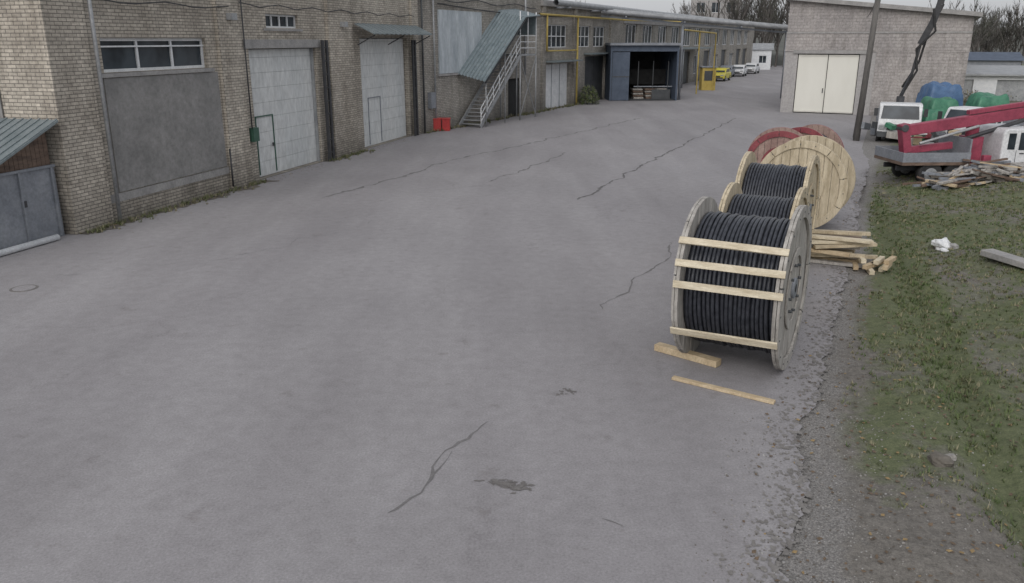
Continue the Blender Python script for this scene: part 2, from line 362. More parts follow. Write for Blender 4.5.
mb.wall(lo,hi,-.1,7.1,ops,'brick2'); mb.face([(lo,0,7.1),(hi,0,7.1),(hi,14,7.1),(lo,14,7.1)],'conc')
mb.build('walls',h3)
mb=MB(); sectional(mb,16.6,21.0,0,3.0,'white',.2,.9)
for x in (18.0,19.5): mb.box((x,.17,0),(x+.05,.2,3),'greymetal')
mb.box((24.2,.2,0),(28.9,.3,3.4),'darkgate'); mb.box((26.5,.16,0),(26.58,.2,3.4),'black')
window(mb,16.9,20.4,4.1,5.6,4); window(mb,22.6,25.2,4.1,5.6,3); window(mb,25.9,28.6,4.1,5.6,3)
for a,b in ((16.9,20.4),(22.6,25.2),(25.9,28.6)): mb.box((a,.1,4.82),(b,.15,4.88),'white')
mb.build('gates_and_windows',h3)
mb=MB(); mb.box((lo,-.2,6.75),(hi,-.004,7.12),'conc'); 
for x in (15.7,21.5,29.6): mb.box((x,-.15,0),(x+.5,-.004,6.74),'brick2')
mb.box((16.3,-.9,3.15),(21.3,-.006,3.25),'roof'); mb.box((23.9,-.7,3.55),(29.2,-.006,3.66),'roof')
mb.build('cornice_and_piers',h3)
h4=empty('long_industrial_hall',O2,rz2)
lo=31.02; hi=98; ops=[]
x=34
while x<94:
    ops.append((x,x+3.2,4.0,5.9)); ops.append((x+.2,x+3.0,.9,2.9) if int(x)%2 else (x,x+3.2,.0,3.4)); x+=5.1
mb=MB(); mb.wall(lo,hi,-.1,7.0,ops,'brick2'); mb.face([(lo,0,7),(hi,0,7),(hi,14,7),(lo,14,7)],'conc')
mb.face([(hi,0,-.1),(hi,14,-.1),(hi,14,7),(hi,0,7)],'brick2')
mb.build('walls',h4); mb=MB()
for i,o in enumerate(ops):
    if o[2]<.1: mb.box((o[0],.2,0),(o[1],.3,o[3]),'darkgate')
    else:
        window(mb,o[0],o[1],o[2],o[3],3)
mb.box((lo,-.15,6.6),(hi,-.004,7.02),'conc'); mb.box((40,-2.0,3.7),(60,-.006,3.85),'roof')
mb.box((33.2,-.14,5.95),(95,-.004,6.2),'conc')
for x in range(41,60,6): mb.cyl((x,-1.9,0),(x,-1.9,3.7),.07,'greymetal',8)
mb.build('windows_and_gates',h4)
mb=MB(); mb.wall(0,9,0,14.5,[(1+i*2.7,2.6+i*2.7,3+j*3.2,4.8+j*3.2) for i in range(3) for j in range(4)],'plaster2'); mb.box((-.2,-.1,12.6),(9.2,-.004,13.4),'carny'); 
mb.face([(0,0,0),(0,12,0),(0,12,14.5),(0,0,14.5)],'plaster2'); mb.face([(0,0,14.5),(9,0,14.5),(9,12,14.5),(0,12,14.5)],'conc'); mb.face([(9,0,0),(9,0,14.5),(9,12,14.5),(9,12,0)],'plaster2')
for i in range(3):
    for j in range(4): window(mb,1+i*2.7,2.6+i*2.7,3+j*3.2,4.8+j*3.2,2)
mb.build('distant_block',None,loc=(33,160,0),rz=-.2)
mb=MB(); mb.wall(0,5.2,0,3.1,[(.6,1.8,1,2.2),(3.3,4.5,1,2.2)],'white'); mb.face([(0,0,0),(0,5,0),(0,5,3.1),(0,0,3.1)],'white'); mb.face([(5.2,0,0),(5.2,0,3.1),(5.2,5,3.1),(5.2,5,0)],'white')
mb.prism([(-.3,3.1),(5.3,3.1),(2.5,4.1)],-.3,5.5,'galv','x'); window(mb,.6,1.8,1,2.2,2); window(mb,3.3,4.5,1,2.2,2)
mb.build('white_outbuilding',None,loc=(36.8,139,0),rz=-.3)
# ===== covered external stair
st=empty('external_staircase',O2,rz2)
y0,y1=-1.55,-.25
mb=MB(); nst=20; sx0,sx1,zt=3.9,9.0,3.8
for i in range(nst):
    x=sx0+(sx1-sx0)*i/nst; z=zt*(i+1)/nst; mb.box((x,y0+.05,z-.04),(x+.29,y1-.05,z),'galv')
for y in (y0,y1): mb.beam((sx0-.1,y,.05),(sx1,y,zt-.08),.05,.22,'galv')
mb.box((sx1,y0,zt-.1),(11.3,y1+.2,zt),'galv')
mb.build('flight_and_landing',st)
mb=MB()
for i in range(0,nst+1,3):
    x=sx0+(sx1-sx0)*i/nst; z=zt*i/nst; mb.cyl((x,y0,z),(x,y0,z+1.05),.025,'white',6)
for h in (.35,.7,1.05): mb.beam((sx0,y0,h),(sx1,y0,zt+h),.035,.035,'white')
for h in (.35,.7,1.05):
    mb.beam((sx1,y0,zt+h),(11.3,y0,zt+h),.035,.035,'white'); mb.beam((11.3,y0,zt+h),(11.3,y1+.1,zt+h),.035,.035,'white')
for x in (sx1,10.1,11.3): mb.cyl((x,y0,zt),(x,y0,zt+2.4),.035,'white',6)
for x,z in ((4.4,2.7),(6.8,4.4)): mb.cyl((x,y0-.06,0),(x,y0-.06,z),.035,'galv',6)
for x in (9.0,11.3):
    for y in (y0,y1): mb.cyl((x,y,0),(x,y,zt-.1),.05,'galv',8)
mb.beam((9.0,y0,.2),(11.3,y0,3.6),.04,.04,'galv'); mb.beam((9.0,y0,3.6),(11.3,y0,.2),.04,.04,'galv')
mb.build('railings_and_posts',st)
mb=MB()
def corr(P0,P1,P2,k,n=36,amp=.05):
    P0,P1,P2=map(Vector,(P0,P1,P2)); nn=(P1-P0).cross(P2-P0).normalized(); mi=mb.mi(k); o=len(mb.v); m_=n*2
    for i in range(m_+1):
        off=nn*amp*(1 if i%2 else -1); a=P0+(P1-P0)*i/m_+off; mb.v.append(tuple(a)); mb.v.append(tuple(a+(P2-P0)))
    for i in range(m_): mb.f.append((o+2*i,o+2*i+2,o+2*i+3,o+2*i+1)); mb.m.append(mi); mb.smooth.append(False)
corr((4.0,y0-.25,2.45),(4.0,.0-.02,2.85),(9.3,y0-.25,5.85),'corr',9,.045)
corr((9.3,y0-.25,5.85),(9.3,-.02,6.25),(11.7,y0-.25,6.0),'corr',9,.045)
mb.box((11.25,y0,zt+1.1),(11.3,y1+.2,6.0),'corr')
mb.beam((4.0,y0-.25,2.40),(9.3,y0-.25,5.8),.05,.08,'black')
mb.build('corrugated_roof',st)
mb=MB()
for dx in (0,.46):
    mb.box((-4.45+dx,44.2,0.0),(-4.05+dx,44.75,.58),'red'); mb.box((-4.47+dx,44.17,.58),(-4.03+dx,44.78,.65),'red')
mb.build('red_grit_bin',bevel=.02,loc=(.3,-.25,0))
# ===== open garage booth projecting toward the road
bo=empty('open_garage_booth',(7.7,66.5,0),.05)
mb=MB(); W=5.4; H=4.2
mb.box((0,0,0),(.15,6,H),'bluedark'); mb.box((W-.15,0,0),(W,6,H),'bluedark'); mb.box((.152,5.85,0),(W-.152,6,H),'dark')  # back wall coloured near-black to paint in the booth's inner shade
mb.box((-.1,-.25,H),(W+.1,6.1,H+.18),'greymetal'); mb.box((.152,.02,3.75),(W-.152,.12,H-.002),'bluedark')
mb.build('shell',bo)
mb=MB(); mb.box((.16,-.06,.03),(1.5,0,3.7),'bluedark'); mb.box((.16,-.075,1.8),(1.5,-.062,1.88),'darkgate')
mb.box((.153,.03,.03),(W-.16,5.8,.05),'darkgate')  # floor coloured dark, interior shade put into its colour
mb.build('door_leaf_and_darkened_floor',bo)
mb=MB()
for j in range(5):
    for i in range(3): mb.box((2.2+i*1.0,1.4+.1*j,.06+j*.16),(3.0+i*1.0,2.4+.1*j,.18+j*.16),'brownwood' if (i+j)%2 else 'oldwood')
mb.box((3.6,1.1,.06),(5.1,1.2,.8),'darkgate'); mb.box((2.0,3.4,1.1),(5.2,3.5,2.3),'dark')  # near-black panel behind the pallets adds to the painted interior shade
for x in (2.4,3.6,4.8): mb.box((x,1.0,.9),(x+.05,1.05,3.0),'darkgate')
mb.box((2.1,1.0,1.0),(5.2,1.05,1.08),'greymetal')
mb.build('stored_pallets',bo)
# ===== yellow gas pipes
mb=MB()
def L2(s,o,z):
    p=Vector((O2[0],O2[1]))+d2*s+Vector((d2.y,-d2.x))*o; return (p.x,p.y,z)
for s in (21.6,): mb.cyl(L2(s,.35,0),L2(s,.35,6.2),.07,'yellow',8)
mb.cyl(L2(15.9,.35,3.9),L2(15.9,.35,6.2),.06,'yellow',8)
mb.tube([L2(14.6,.35,6.2),L2(32,.35,6.2)],.07,'yellow'); mb.tube([L2(15.9,.35,3.9),L2(21.6,.35,3.9)],.05,'yellow')
mb.tube([L2(32,.35,6.2),(13.9,70,6.0),(13.9,70,0)],.07,'yellow')
mb.tube([(13.9,70,5.4),(19,80,5.2),(19,80,0)],.07,'yellow'); mb.tube([(16.4,75,5.3),(16.4,75,0)],.06,'yellow')
mb.build('gas_pipeline')
mb=MB()
a=Vector(L2(26,.6,6.7)); b=Vector((22.5,69,5.5))
mb.tube([a,a.lerp(b,.5),b],.17,'galv',10); mb.tube([a+Vector((0,.8,.15)),b+Vector((0,.8,.15))],.12,'galv',10)
for f in (.12,.42,.72,.98):
    p=a.lerp(b,f); mb.beam(p+Vector((0,-.2,-.25)),p+Vector((0,1.1,-.25)),.1,.1,'greymetal')
for f in (.42,.98):
    p=a.lerp(b,f); mb.cyl((p.x,p.y+.4,0),(p.x,p.y+.4,p.z-.2),.1,'greymetal',8)
mb.beam(a+Vector((0,.4,-.35)),b+Vector((0,.4,-.35)),.1,.14,'greymetal')
mb.tube([L2(16,.9,6.95),L2(40,.9,6.9),L2(75,.9,6.9)],.2,'galv',8)
for s in range(18,75,7): mb.beam(L2(s,0,6.7),L2(s,1.2,6.7),.1,.1,'greymetal')
mb.build('overhead_pipe_rack')
mb=MB(); mb.box((18.1,80.6,0),(19.4,81.8,2.1),'yellow'); mb.box((18.0,80.5,2.1),(19.5,81.9,2.2),'greymetal'); mb.box((18.3,80.57,.9),(19.2,80.6,1.8),'darkgate'); mb.build('yellow_gas_cabinet')
# ===== right hand warehouse
rh=empty('gable_warehouse',(17.9,55.9,0),math.atan2(-.447,.894))
W=10.6; hl,hr=7.05,5.95
def top(x): return hl+(hr-hl)*x/W
mb=MB(); mb.wall(0,W,-.2,5.0,[(.8,4.55,0,3.75)],'plaster2')
mb.face([(0,0,5.0),(W,0,5.0),(W,0,top(W)),(0,0,top(0))],'brick3')
mb.face([(0,0,-.2),(0,0,hl),(0,26,hl),(0,26,-.2)],'brick3'); mb.face([(W,0,-.2),(W,26,-.2),(W,26,hr),(W,0,hr)],'brick3')
mb.face([(0,26,-.2),(W,26,-.2),(W,26,hr),(0,26,hl)],'brick3')
mb.build('walls',rh)
mb=MB(); 
mb.box((-.02,-.06,3.9),(W+.02,-.004,5.0),'brick3'); mb.box((-.03,-.09,5.0),(W+.03,-.003,5.1),'conc'); mb.box((.5,-.1,3.76),(5.0,-.003,3.98),'conc')
mb.box((5.5,-.04,.0),(W,-.004,3.89),'brick3')
mb.build('brick_bands',rh)
mb=MB(); mb.hexa([(-.4,-.4,top(-.4)),(W+.4,-.4,top(W+.4)),(W+.4,26.3,top(W+.4)),(-.4,26.3,top(-.4)),(-.4,-.4,top(-.4)+.25),(W+.4,-.4,top(W+.4)+.25),(W+.4,26.3,top(W+.4)+.25),(-.4,26.3,top(-.4)+.25)],'conc')
mb.build('roof',rh)
mb=MB(); 
for a,b in ((.85,2.65),(2.7,4.5)):
    mb.box((a,.08,.05),(b,.13,3.7),'doorcream')
    for z in (.1,3.6): mb.box((a,.05,z),(b,.078,z+.08),'doorcream')
    for f in (0.0,.97): mb.box((a+(b-a)*f,.06,.18),(a+(b-a)*f+.03,.079,3.6),'doorcream')
mb.box((2.5,.03,1.3),(2.56,.06,1.6),'darkgate')
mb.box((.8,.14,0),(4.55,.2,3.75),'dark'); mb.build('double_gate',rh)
# ===== pole and wires
mb=MB(); mb.cyl((16.45,39.6,0),(16.75,39.6,9.2),.15,'pole',10,.11); mb.cyl((16.9,40.9,0),(16.75,39.7,6.5),.1,'pole',8)
mb.beam((16.0,39.6,8.6),(17.5,39.6,8.6),.1,.1,'pole'); mb.build('utility_pole')
mb=MB()
def wire(p,q,sag,r=.02):
    p=Vector(p);q=Vector(q); mb.tube([p.lerp(q,i/14)-Vector((0,0,sag*4*(i/14)*(1-i/14))) for i in range(15)],r,'black',4)
wire((16.7,39.6,8.6),L2(14,.1,8.2),1.1,.03); wire((16.7,39.6,8.6),(40,60,8),1.2); wire((16.9,39.6,8.0),(22.2,54,6.0),.5); wire((16.7,39.6,7.6),(24,25,9.5),.6)
wire(L2(2,.1,6.4),L2(30,.3,6.6),.4,.03); mb.build('overhead_wires')
# ===== cable drums
def drum(name,loc,rz,R,w,coilR,fl,slats=None,cab='cable',cr=.029,seg=36,fl2=None):
    fl2=fl2 or fl
    e=empty(name,(loc[0],loc[1],.0),rz); T=.085
    mb=MB(); npl=11
    for sx in (-1,1):
        x0=sx*w; x1=sx*(w+T*.55)
        pw=2*(R-.004)/npl
        for i in range(npl):
            ya=-R+.004+i*pw+.004; yb=ya+pw-.008
            ys=[ya+(yb-ya)*j/4 for j in range(5)]
            poly=[(y,R+math.sqrt(max(0,R*R-y*y))) for y in ys]+[(y,R-math.sqrt(max(0,R*R-y*y))) for y in reversed(ys)]
            if abs(poly[0][1]-poly[-1][1])<.02: continue
            jx=U(-.004,.004); mb.prism(poly,min(x0,x1)+jx,max(x0,x1)+jx,fl2)
        for (ra,rb,ns,off,th) in ((R-.17,R+.004,9,.1,T*.5),(R*.40,R*.40+.12,6,.4,T*.35)):
            for k in range(ns):
                t0=off+2*math.pi*k/ns+.008; t1=off+2*math.pi*(k+1)/ns-.008
                ts=[t0+(t1-t0)*j/6 for j in range(7)]
                poly=[(rb*math.cos(t),R+rb*math.sin(t)) for t in ts]+[(ra*math.cos(t),R+ra*math.sin(t)) for t in reversed(ts)]
                xa=sx*(w+T*.55+.006); xb=sx*(w+T*.55+th); mb.prism(poly,min(xa,xb),max(xa,xb),fl)
    mb.build('wooden_flanges',e,bevel=.004)
    mb=MB()
    for sx in (-1,1):
        xo=sx*(w+T*1.02)
        mb.cyl((sx*(w+.02),0,R),(xo,0,R),.15,'greymetal',20); mb.cyl((sx*(w+.03),0,R),(xo+sx*.004,0,R),.06,'dark',16)
        for k in range(8):
            t=2*math.pi*k/8+.2
            for rr in (.3*R,):
                mb.cyl((sx*(w+.04),rr*math.cos(t),R+rr*math.sin(t)),(xo+sx*.01,rr*math.cos(t),R+rr*math.sin(t)),.022,'darkgate',6)
        for k in range(18):
            t=2*math.pi*k/18+.1; rr=R-.085
            mb.cyl((sx*(w+.04),rr*math.cos(t),R+rr*math.sin(t)),(sx*(w+T+.012),rr*math.cos(t),R+rr*math.sin(t)),.014,'darkgate',6)
    mb.build('hub_and_bolts',e)
    mb=MB(); mb.cyl((-w,0,R),(w,0,R),coilR-cr*1.2,cab,40)
    nt_=int(2*(w-cr)/(cr*2.03))
    pts=[]
    for i in range(nt_*seg+1):
        th=2*math.pi*i/seg; x=-w+cr+ (2*(w-cr))*i/(nt_*seg); turn=int(i/seg)
        rr=coilR+.010*math.sin(i*.037+loc[0])+.008*math.sin(i*.21)+.012*noise.noise((turn*1.7,th*.4,loc[1]))
        pts.append((x+.007*math.sin(th*3+i*.01),rr*math.cos(th),R+rr*math.sin(th)))
    o=len(mb.v); mi=mb.mi(cab); n=7
    for (x,y,z) in pts:
        rd=Vector((0,y,z-R)).normalized()
        for j in range(n):
            t=2*math.pi*j/n; p=Vector((x,y,z))+rd*cr*math.cos(t)+Vector((1,0,0))*cr*math.sin(t); mb.v.append(tuple(p))
    for i in range(len(pts)-1):
        for j in range(n):
            j2=(j+1)%n; mb.f.append((o+i*n+j,o+i*n+j2,o+(i+1)*n+j2,o+(i+1)*n+j)); mb.m.append(mi); mb.smooth.append(True)
    mb.build('wound_cable',e)
    if slats:
        mb=MB()
        for (a,wd,ov) in slats:
            t=math.radians(a); rr=R+.022
            mb.obox((ov,-rr*math.cos(t),R+rr*math.sin(t)),(2*(w+T)+.02,.032,wd),'slat',rx=-(t),rz=0,ry=U(-.014,.014))
        mb.build('lagging_boards',e,bevel=.004)
    return e
drum('cable_drum',(3.43,11.62),math.radians(-28),1.19,.645,.95,'oldwood',[(38,.10,0),(23,.10,.01),(9,.10,.02),(-26,.11,-.01)],seg=44)
drum('cable_drum',(4.47,14.3),math.radians(-27),1.08,.55,.86,'ply')
drum('cable_drum',(5.65,17.3),math.radians(-27),1.16,.62,.90,'ply')
drum('cable_drum',(7.5,20.9),math.atan2(.86,.48),1.12,.60,.8,'ply')
drum('cable_drum',(8.25,25.4),math.atan2(.9,.3),1.0,.5,.75,'reddull',fl2='pinkwood')
drum('cable_drum',(9.45,26.4),math.atan2(.9,.75),1.0,.5,.75,'reddull',fl2='pinkwood')
mb=MB()
def gplank(p,q,w,h,k,z=0): mb.beam((p[0],p[1],z+h/2+.004),(q[0],q[1],z+h/2+.004),w,h,k)
gplank((2.25,11.93),(3.04,11.22),.16,.10,'newwood'); mb.build('timber_beam',bevel=.006)
mb=MB(); gplank((2.28,10.76),(3.47,9.93),.09,.04,'newwood'); mb.build('loose_plank',bevel=.004)
mb=MB()
for l in range(7):
    for i in range(6-(l//2)):
        cx=6.85+U(-.25,.25); cy=17.0+i*.3+U(-.07,.07); an=-.3+U(-.28,.28); ln=U(1.0,1.7)
        dx,dy=math.cos(an)*ln/2,math.sin(an)*ln/2; z=l*.085+U(0,.02)
        mb.beam((cx-dx,cy-dy,z+.04),(cx+dx,cy+dy,z+.04+U(-.02,.07)),U(.11,.17),.06,random.choice(['newwood','ply','slat','oldwood','newwood','brownwood']))
for i in range(9):
    x=7.2+.12*i*.55+U(-.05,.05); y=16.3+U(-.2,.3); an=U(.7,1.5); gplank((x,y),(x+.5*math.cos(an),y+.5*math.sin(an)),.1,.08,random.choice(['newwood','slat']),z=.0+.085*(i%3))
mb.build('lumber_pile')
# ===== ground
def ex(Y): return -.45+.448*Y
mb=MB(); mb.face([(-900,-300,-.45),(1100,-300,-.45),(1100,1500,-.45),(-900,1500,-.45)],'field'); mb.build('ground')
mb=MB(); pts=[]
def edge(Y): return ex(Y)+.02+.30*(noise.noise((Y*.6,3,0)))+.14*noise.noise((Y*3,1,0))+.07*noise.noise((Y*9,1,4))+(max(0,Y-44)*.05)
Y=-6
while Y<160:
    pts.append((edge(Y),Y)); Y+=.08 if Y<20 else (.25 if Y<45 else 2)
poly=[(p[0],p[1],0) for p in pts]+[(20,160,0),(-60,160,0),(-60,-6,0)]
mb.face(poly,'asphalt'); mb.build('asphalt_yard')
def vh(x,y):
    a=x-ex(y); n=noise.noise((x*.8,y*.8,0))*.08+noise.noise((x*3,y*3,5))*.025
    h=-.03+.075*min(1,max(0,(a-.2)/1.0))
    if a>0: h+=n*min(1,a)
    xd=2.87+.317*y; dd=abs(x-xd)
    h-= .16*math.exp(-(dd/.3)**2)*(1 if y<30 else 0)
    rr=x-xd-.8
    if rr>0: h+=min(.35,rr*.12)+ .6*max(0,noise.noise((x*.45,y*.35,9)))*min(1,rr*.5)
    if y>27: h*=max(.25,1-(y-27)/14)
    return h
vs=[];fs=[];cols=[]
ys=[]; y=1.5
while y<170: ys.append(y); y+= .12 if y<16 else (.22 if y<32 else (1.0 if y<78 else 5))
aa=[]; a=-.45
while a<90: aa.append(a); a+= .11 if a<5 else (.3 if a<11 else 3.0)
for y in ys:
    for a in aa:
        x=ex(y)+a; vs.append((x,y,vh(x,y)))
        xd=2.87+.317*y; g=.46+.25*noise.noise((x*.5,y*.4,2)); 
        if y<9.5: g-=.3*(9.5-y)/3
        g+= .35*math.exp(-((x-xd-.1)/.35)**2)
        if a>.6 and y>11 and x<xd: g+=.1
        if a<.9: g-=.3*(.9-a)/.9
        grv=.6*max(0,1-a/.9) + (.5*max(0,1-(y-5)/4.5)*max(0,1-a/3.5))
        if y>40: grv+=.3
        soil=.0+ (.5 if x-xd>.5 else 0)*max(0,noise.noise((x*.6,y*.5,4))+.3)
        if .1<xd-x<.4: soil+=.2
        cols.append((max(0,g),max(0,grv),max(0,min(1,soil)),1))
na=len(aa)
for i in range(len(ys)-1):
    for j in range(na-1): fs.append((i*na+j,i*na+j+1,(i+1)*na+j+1,(i+1)*na+j))
me=bpy.data.meshes.new('grass_verge_ground'); me.from_pydata(vs,[],fs); me.materials.append(M['verge'])
ca=me.color_attributes.new('w','FLOAT_COLOR','POINT')
for i,c in enumerate(cols): ca.data[i].color=c
me.polygons.foreach_set('use_smooth',[True]*len(me.polygons)); ob=bpy.data.objects.new('verge_terrain',me); scene.collection.objects.link(ob)
# cracks
def crackstrip(mb,pts,w,k='crack',z=.004,jit=.10):
    P=[]
    for i in range(len(pts)-1):
        a=Vector(pts[i]);b=Vector(pts[i+1]); n=max(2,int((b-a).length/.12))
        for j in range(n):
            p=a.lerp(b,j/n); q=noise.noise((p.x*1.1,p.y*1.1,1))*jit*1.6+noise.noise((p.x*6,p.y*6,2))*jit*.5+noise.noise((p.x*17,p.y*17,2))*jit*.2
            d=(b-a).normalized(); P.append((p+Vector((-d.y,d.x))*q,d))
    for i in range(len(P)-1):
        p,d=P[i];q,e=P[i+1]; n=Vector((-d.y,d.x))
        wa=w*max(.15,.6+1.1*noise.noise((p.x*3,p.y*3,7)))/2; wb=w*max(.15,.6+1.1*noise.noise((q.x*3,q.y*3,7)))/2
        if i==0: wa=.003
        if i==len(P)-2: wb=.003
        mb.face([(*(p-n*wa),z),(*(p+n*wa),z),(*(q+n*wb),z),(*(q-n*wb),z)],k)
mb=MB()
crackstrip(mb,[(-5.85,24.7),(-3.9,28.5),(-2.8,32.1),(-.1,36.8),(7.9,51.5)],.13,jit=.18)
crackstrip(mb,[(-.75,27.7),(2.49,35.4)],.12,jit=.15)
crackstrip(mb,[(2.0,24.4),(5.4,32.4),(13.8,51.5)],.11,'crackd',jit=.12)
crackstrip(mb,[(1.57,13.9),(2.57,15.8),(3.62,18.2),(3.9,19.2)],.05,jit=.16)
crackstrip(mb,[(-1.25,7.3),(-1.16,7.47),(-.93,8.0),(-.82,8.37),(-.22,9.5)],.045,'crack',jit=.08)
crackstrip(mb,[(-.93,8.0),(-.75,8.3),(-.6,8.75)],.02,z=.0055,jit=.05)
crackstrip(mb,[(-9.5,16),(-6,17.5),(-3.5,21.5)],.012,jit=.3)
crackstrip(mb,[(.9,7.2),(1.2,7.0)],.02,jit=.1)
mb.build('asphalt_cracks')
mb=MB()
def blob(cx,cy,rx,ry,k,z,seed,n=40,rough=.45):
    P=[]
    for i in range(n):
        t=2*math.pi*i/n; r=1+rough*noise.noise((math.cos(t)*1.5+seed,math.sin(t)*1.5,seed))+rough*.5*noise.noise((math.cos(t)*6+seed,math.sin(t)*6,seed))
        P.append((cx+rx*r*math.cos(t),cy+ry*r*math.sin(t),z))
    mb.face(P,k)
for i in range(60): 
    s=random.gauss(0,1); blob(-.02+s*.11,7.86-s*.03+random.gauss(0,.05),U(.012,.05),U(.008,.03),'tar',.0046+.00008*i,i,n=14,rough=.8)
for i in range(16): blob(.75+random.gauss(0,.08),10.3+random.gauss(0,.06),U(.01,.05),U(.01,.03),'tar',.0046+.0001*i,i,n=14,rough=.8)
mb.build('damp_patches')
mb=MB()
for i in range(2600):
    y=4.6+26*R_()**1.6; a=abs(random.gauss(0,.33)); x=edge(y)-a+.05; s=U(.006,.028)*(1.3-min(1,a)); 
    blob(x,y,s,s*U(.6,1.8),'dust',.004+.000002*i,i,n=7,rough=1.0)
mb.build('edge_dirt_scatter')
mb=MB(); mb.cyl((-9.45,15.2,-.02),(-9.45,15.2,.006),.25,'tar',24); mb.cyl((-9.45,15.2,.006),(-9.45,15.2,.010),.2,'asphalt',24); mb.build('manhole_cover')
mb=MB()
def strip(pts,w0,k,z):
    for i in range(len(pts)-1):
        (p,nn),(q,mm)=pts[i],pts[i+1]
        wa=w0*(.7+1.2*abs(noise.noise((p.x*.8,p.y*.8,3)))+.5*noise.noise((p.x*4,p.y*4,3))); wb=w0*(.7+1.2*abs(noise.noise((q.x*.8,q.y*.8,3)))+.5*noise.noise((q.x*4,q.y*4,3)))
        mb.face([(p.x,p.y,z),(p.x+nn.x*wa,p.y+nn.y*wa,z-.001),(q.x+mm.x*wb,q.y+mm.y*wb,z-.001),(q.x,q.y,z)],k)
nA=Vector((d1.y,-d1.x)); nB=Vector((d2.y,-d2.x))
strip([(Vector(A1[:2])+d1*(i*.1),nA) for i in range(0,86)],.55,'dirt',.006)
strip([(Vector(A1[:2])+d1*(13.1+i*.2),nA) for i in range(0,20)],.4,'dirt',.006)
strip([(Vector(O2[:2])+d2*(i*.25),nB) for i in range(0,66)],.4,'dirt',.006)
mb.build('wall_foot_dirt')
# ===== grass, leaves, stones
mb=MB()
def tuft(x,y,z,h,k,nb):
    for _ in range(nb):
        a=U(0,6.28); r=U(0,.05); bx,by=x+r*math.cos(a),y+r*math.sin(a); l=h*U(.5,1.1); le=U(.3,1.3)*l; w=U(.004,.007)+.0004*y; b=U(0,6.28)
        mb.face([(bx-w*math.sin(b),by+w*math.cos(b),z-.01),(bx+w*math.sin(b),by-w*math.cos(b),z-.01),(bx+le*math.cos(b),by+le*math.sin(b),z+l)],k)
cnt=0
while cnt<10500:
    y=5+25*(R_()**1.15); a=.35+ (7.5)*(R_()**1.1); x=ex(y)+a
    xd=2.87+.317*y; g=.46+.6*noise.noise((x*.9,y*.7,2))+.25*noise.noise((x*3,y*3,2))+.25*math.exp(-((x-xd-.1)/.4)**2)
    if y<9.5: g-=.6*(9.5-y)/4
    if a<1.1: g-=.3
    if R_()>g: continue
    dk=random.choices(['gA','gB','gC'],(4,5,3) if abs(x-xd-.1)>.5 else (5,4,1.3))[0]
    tuft(x,y,vh(x,y),U(.03,.075)*(1.2 if abs(x-xd)<.5 else 1),dk,6); cnt+=1
for _ in range(260):
    s=U(0,8.3) if R_()<.7 else U(13.2,16.8); p=Vector(A1[:2])+d1*s+nA*(.16+abs(random.gauss(0,.22))); tuft(p.x,p.y,0.01,U(.05,.16),random.choice(['gB','gC','gB']),6)
for _ in range(200):
    s=U(.2,23); p=Vector(O2[:2])+d2*s+nB*(.2+abs(random.gauss(0,.2))); tuft(p.x,p.y,0.01,U(.1,.25),random.choice(['gB','gC']),6)
mb.build('grass')
mb=MB()
for _ in range(2400):
    if R_()<.8:
        y=5+22*R_()**1.3; a=random.gauss(1.4,1.3); 
        if a<-.6: continue
        x=ex(y)+a; z=(vh(x,y) if x>edge(y) else max(vh(x,y),0))+.012
    else:
        s=U(0,23); p=Vector(A1[:2])+d1*s+nA*(.15+abs(random.gauss(0,.35))); x,y,z=p.x,p.y,.012
    b=U(0,6.28); l=U(.014,.034); c,s_=math.cos(b)*l,math.sin(b)*l; t=U(-.01,.015)
    mb.face([(x-c,y-s_,z),(x+s_*.7,y-c*.7,z+t),(x+c,y+s_,z+U(0,.012)),(x-s_*.7,y+c*.7,z+.004)],random.choice(['leafY','leafB','leafB','leafB']))
mb.build('fallen_leaves')
mb=MB()
def rock(x,y,z,r,k='stone',fl=.6,nu=7,nv=5):
    o=len(mb.v); mi=mb.mi(k); sd=U(0,100)
    for i in range(nv+1):
        ph=math.pi*i/nv
        for j in range(nu):
            t=2*math.pi*j/nu; d=Vector((math.sin(ph)*math.cos(t),math.sin(ph)*math.sin(t),math.cos(ph))); q=r*(1+.55*noise.noise(d*1.4+Vector((sd,0,0))))
            mb.v.append((x+d.x*q,y+d.y*q,z+d.z*q*fl))
    for i in range(nv):
        for j in range(nu):
            mb.f.append((o+i*nu+j,o+(i+1)*nu+j,o+(i+1)*nu+(j+1)%nu,o+i*nu+(j+1)%nu)); mb.m.append(mi); mb.smooth.append(False)
for _ in range(3000):
    y=4.6+ (14 if R_()<.3 else 5)*R_(); a=random.gauss(.1,.45) if R_()<.7 else U(0,2.5); x=edge(y)+a
    if a<-1.0: continue
    rock(x,y,(vh(x,y) if a>0 else 0)+.002,U(.004,.012)*(1.6 if R_()<.06 else 1),random.choice(['stone','stone','conc','dirt']),nu=5,nv=3)
mb.build('gravel')
mb=MB(); rock(4.85,8.3,.05,.13,nu=11,nv=8,k='dirt'); rock(5.02,8.42,.03,.07,nu=9,nv=6); mb.build('stone_block')
mb=MB(); rock(9.75,18.1,vh(9.75,18.1)+.1,.19,'white',.8,11,8); rock(9.95,18.0,vh(9.95,18)+.06,.13,'conc',.6,9,6); rock(9.6,17.7,vh(9.6,17.7)+.04,.09,'white',.5); mb.build('white_rubble_bag')
mb=MB(); mb.obox((10.0,15.5,vh(10,15.5)+.10),(.32,1.7,.12),'conc',rz=.35,rx=.03); mb.build('concrete_slab',bevel=.01)
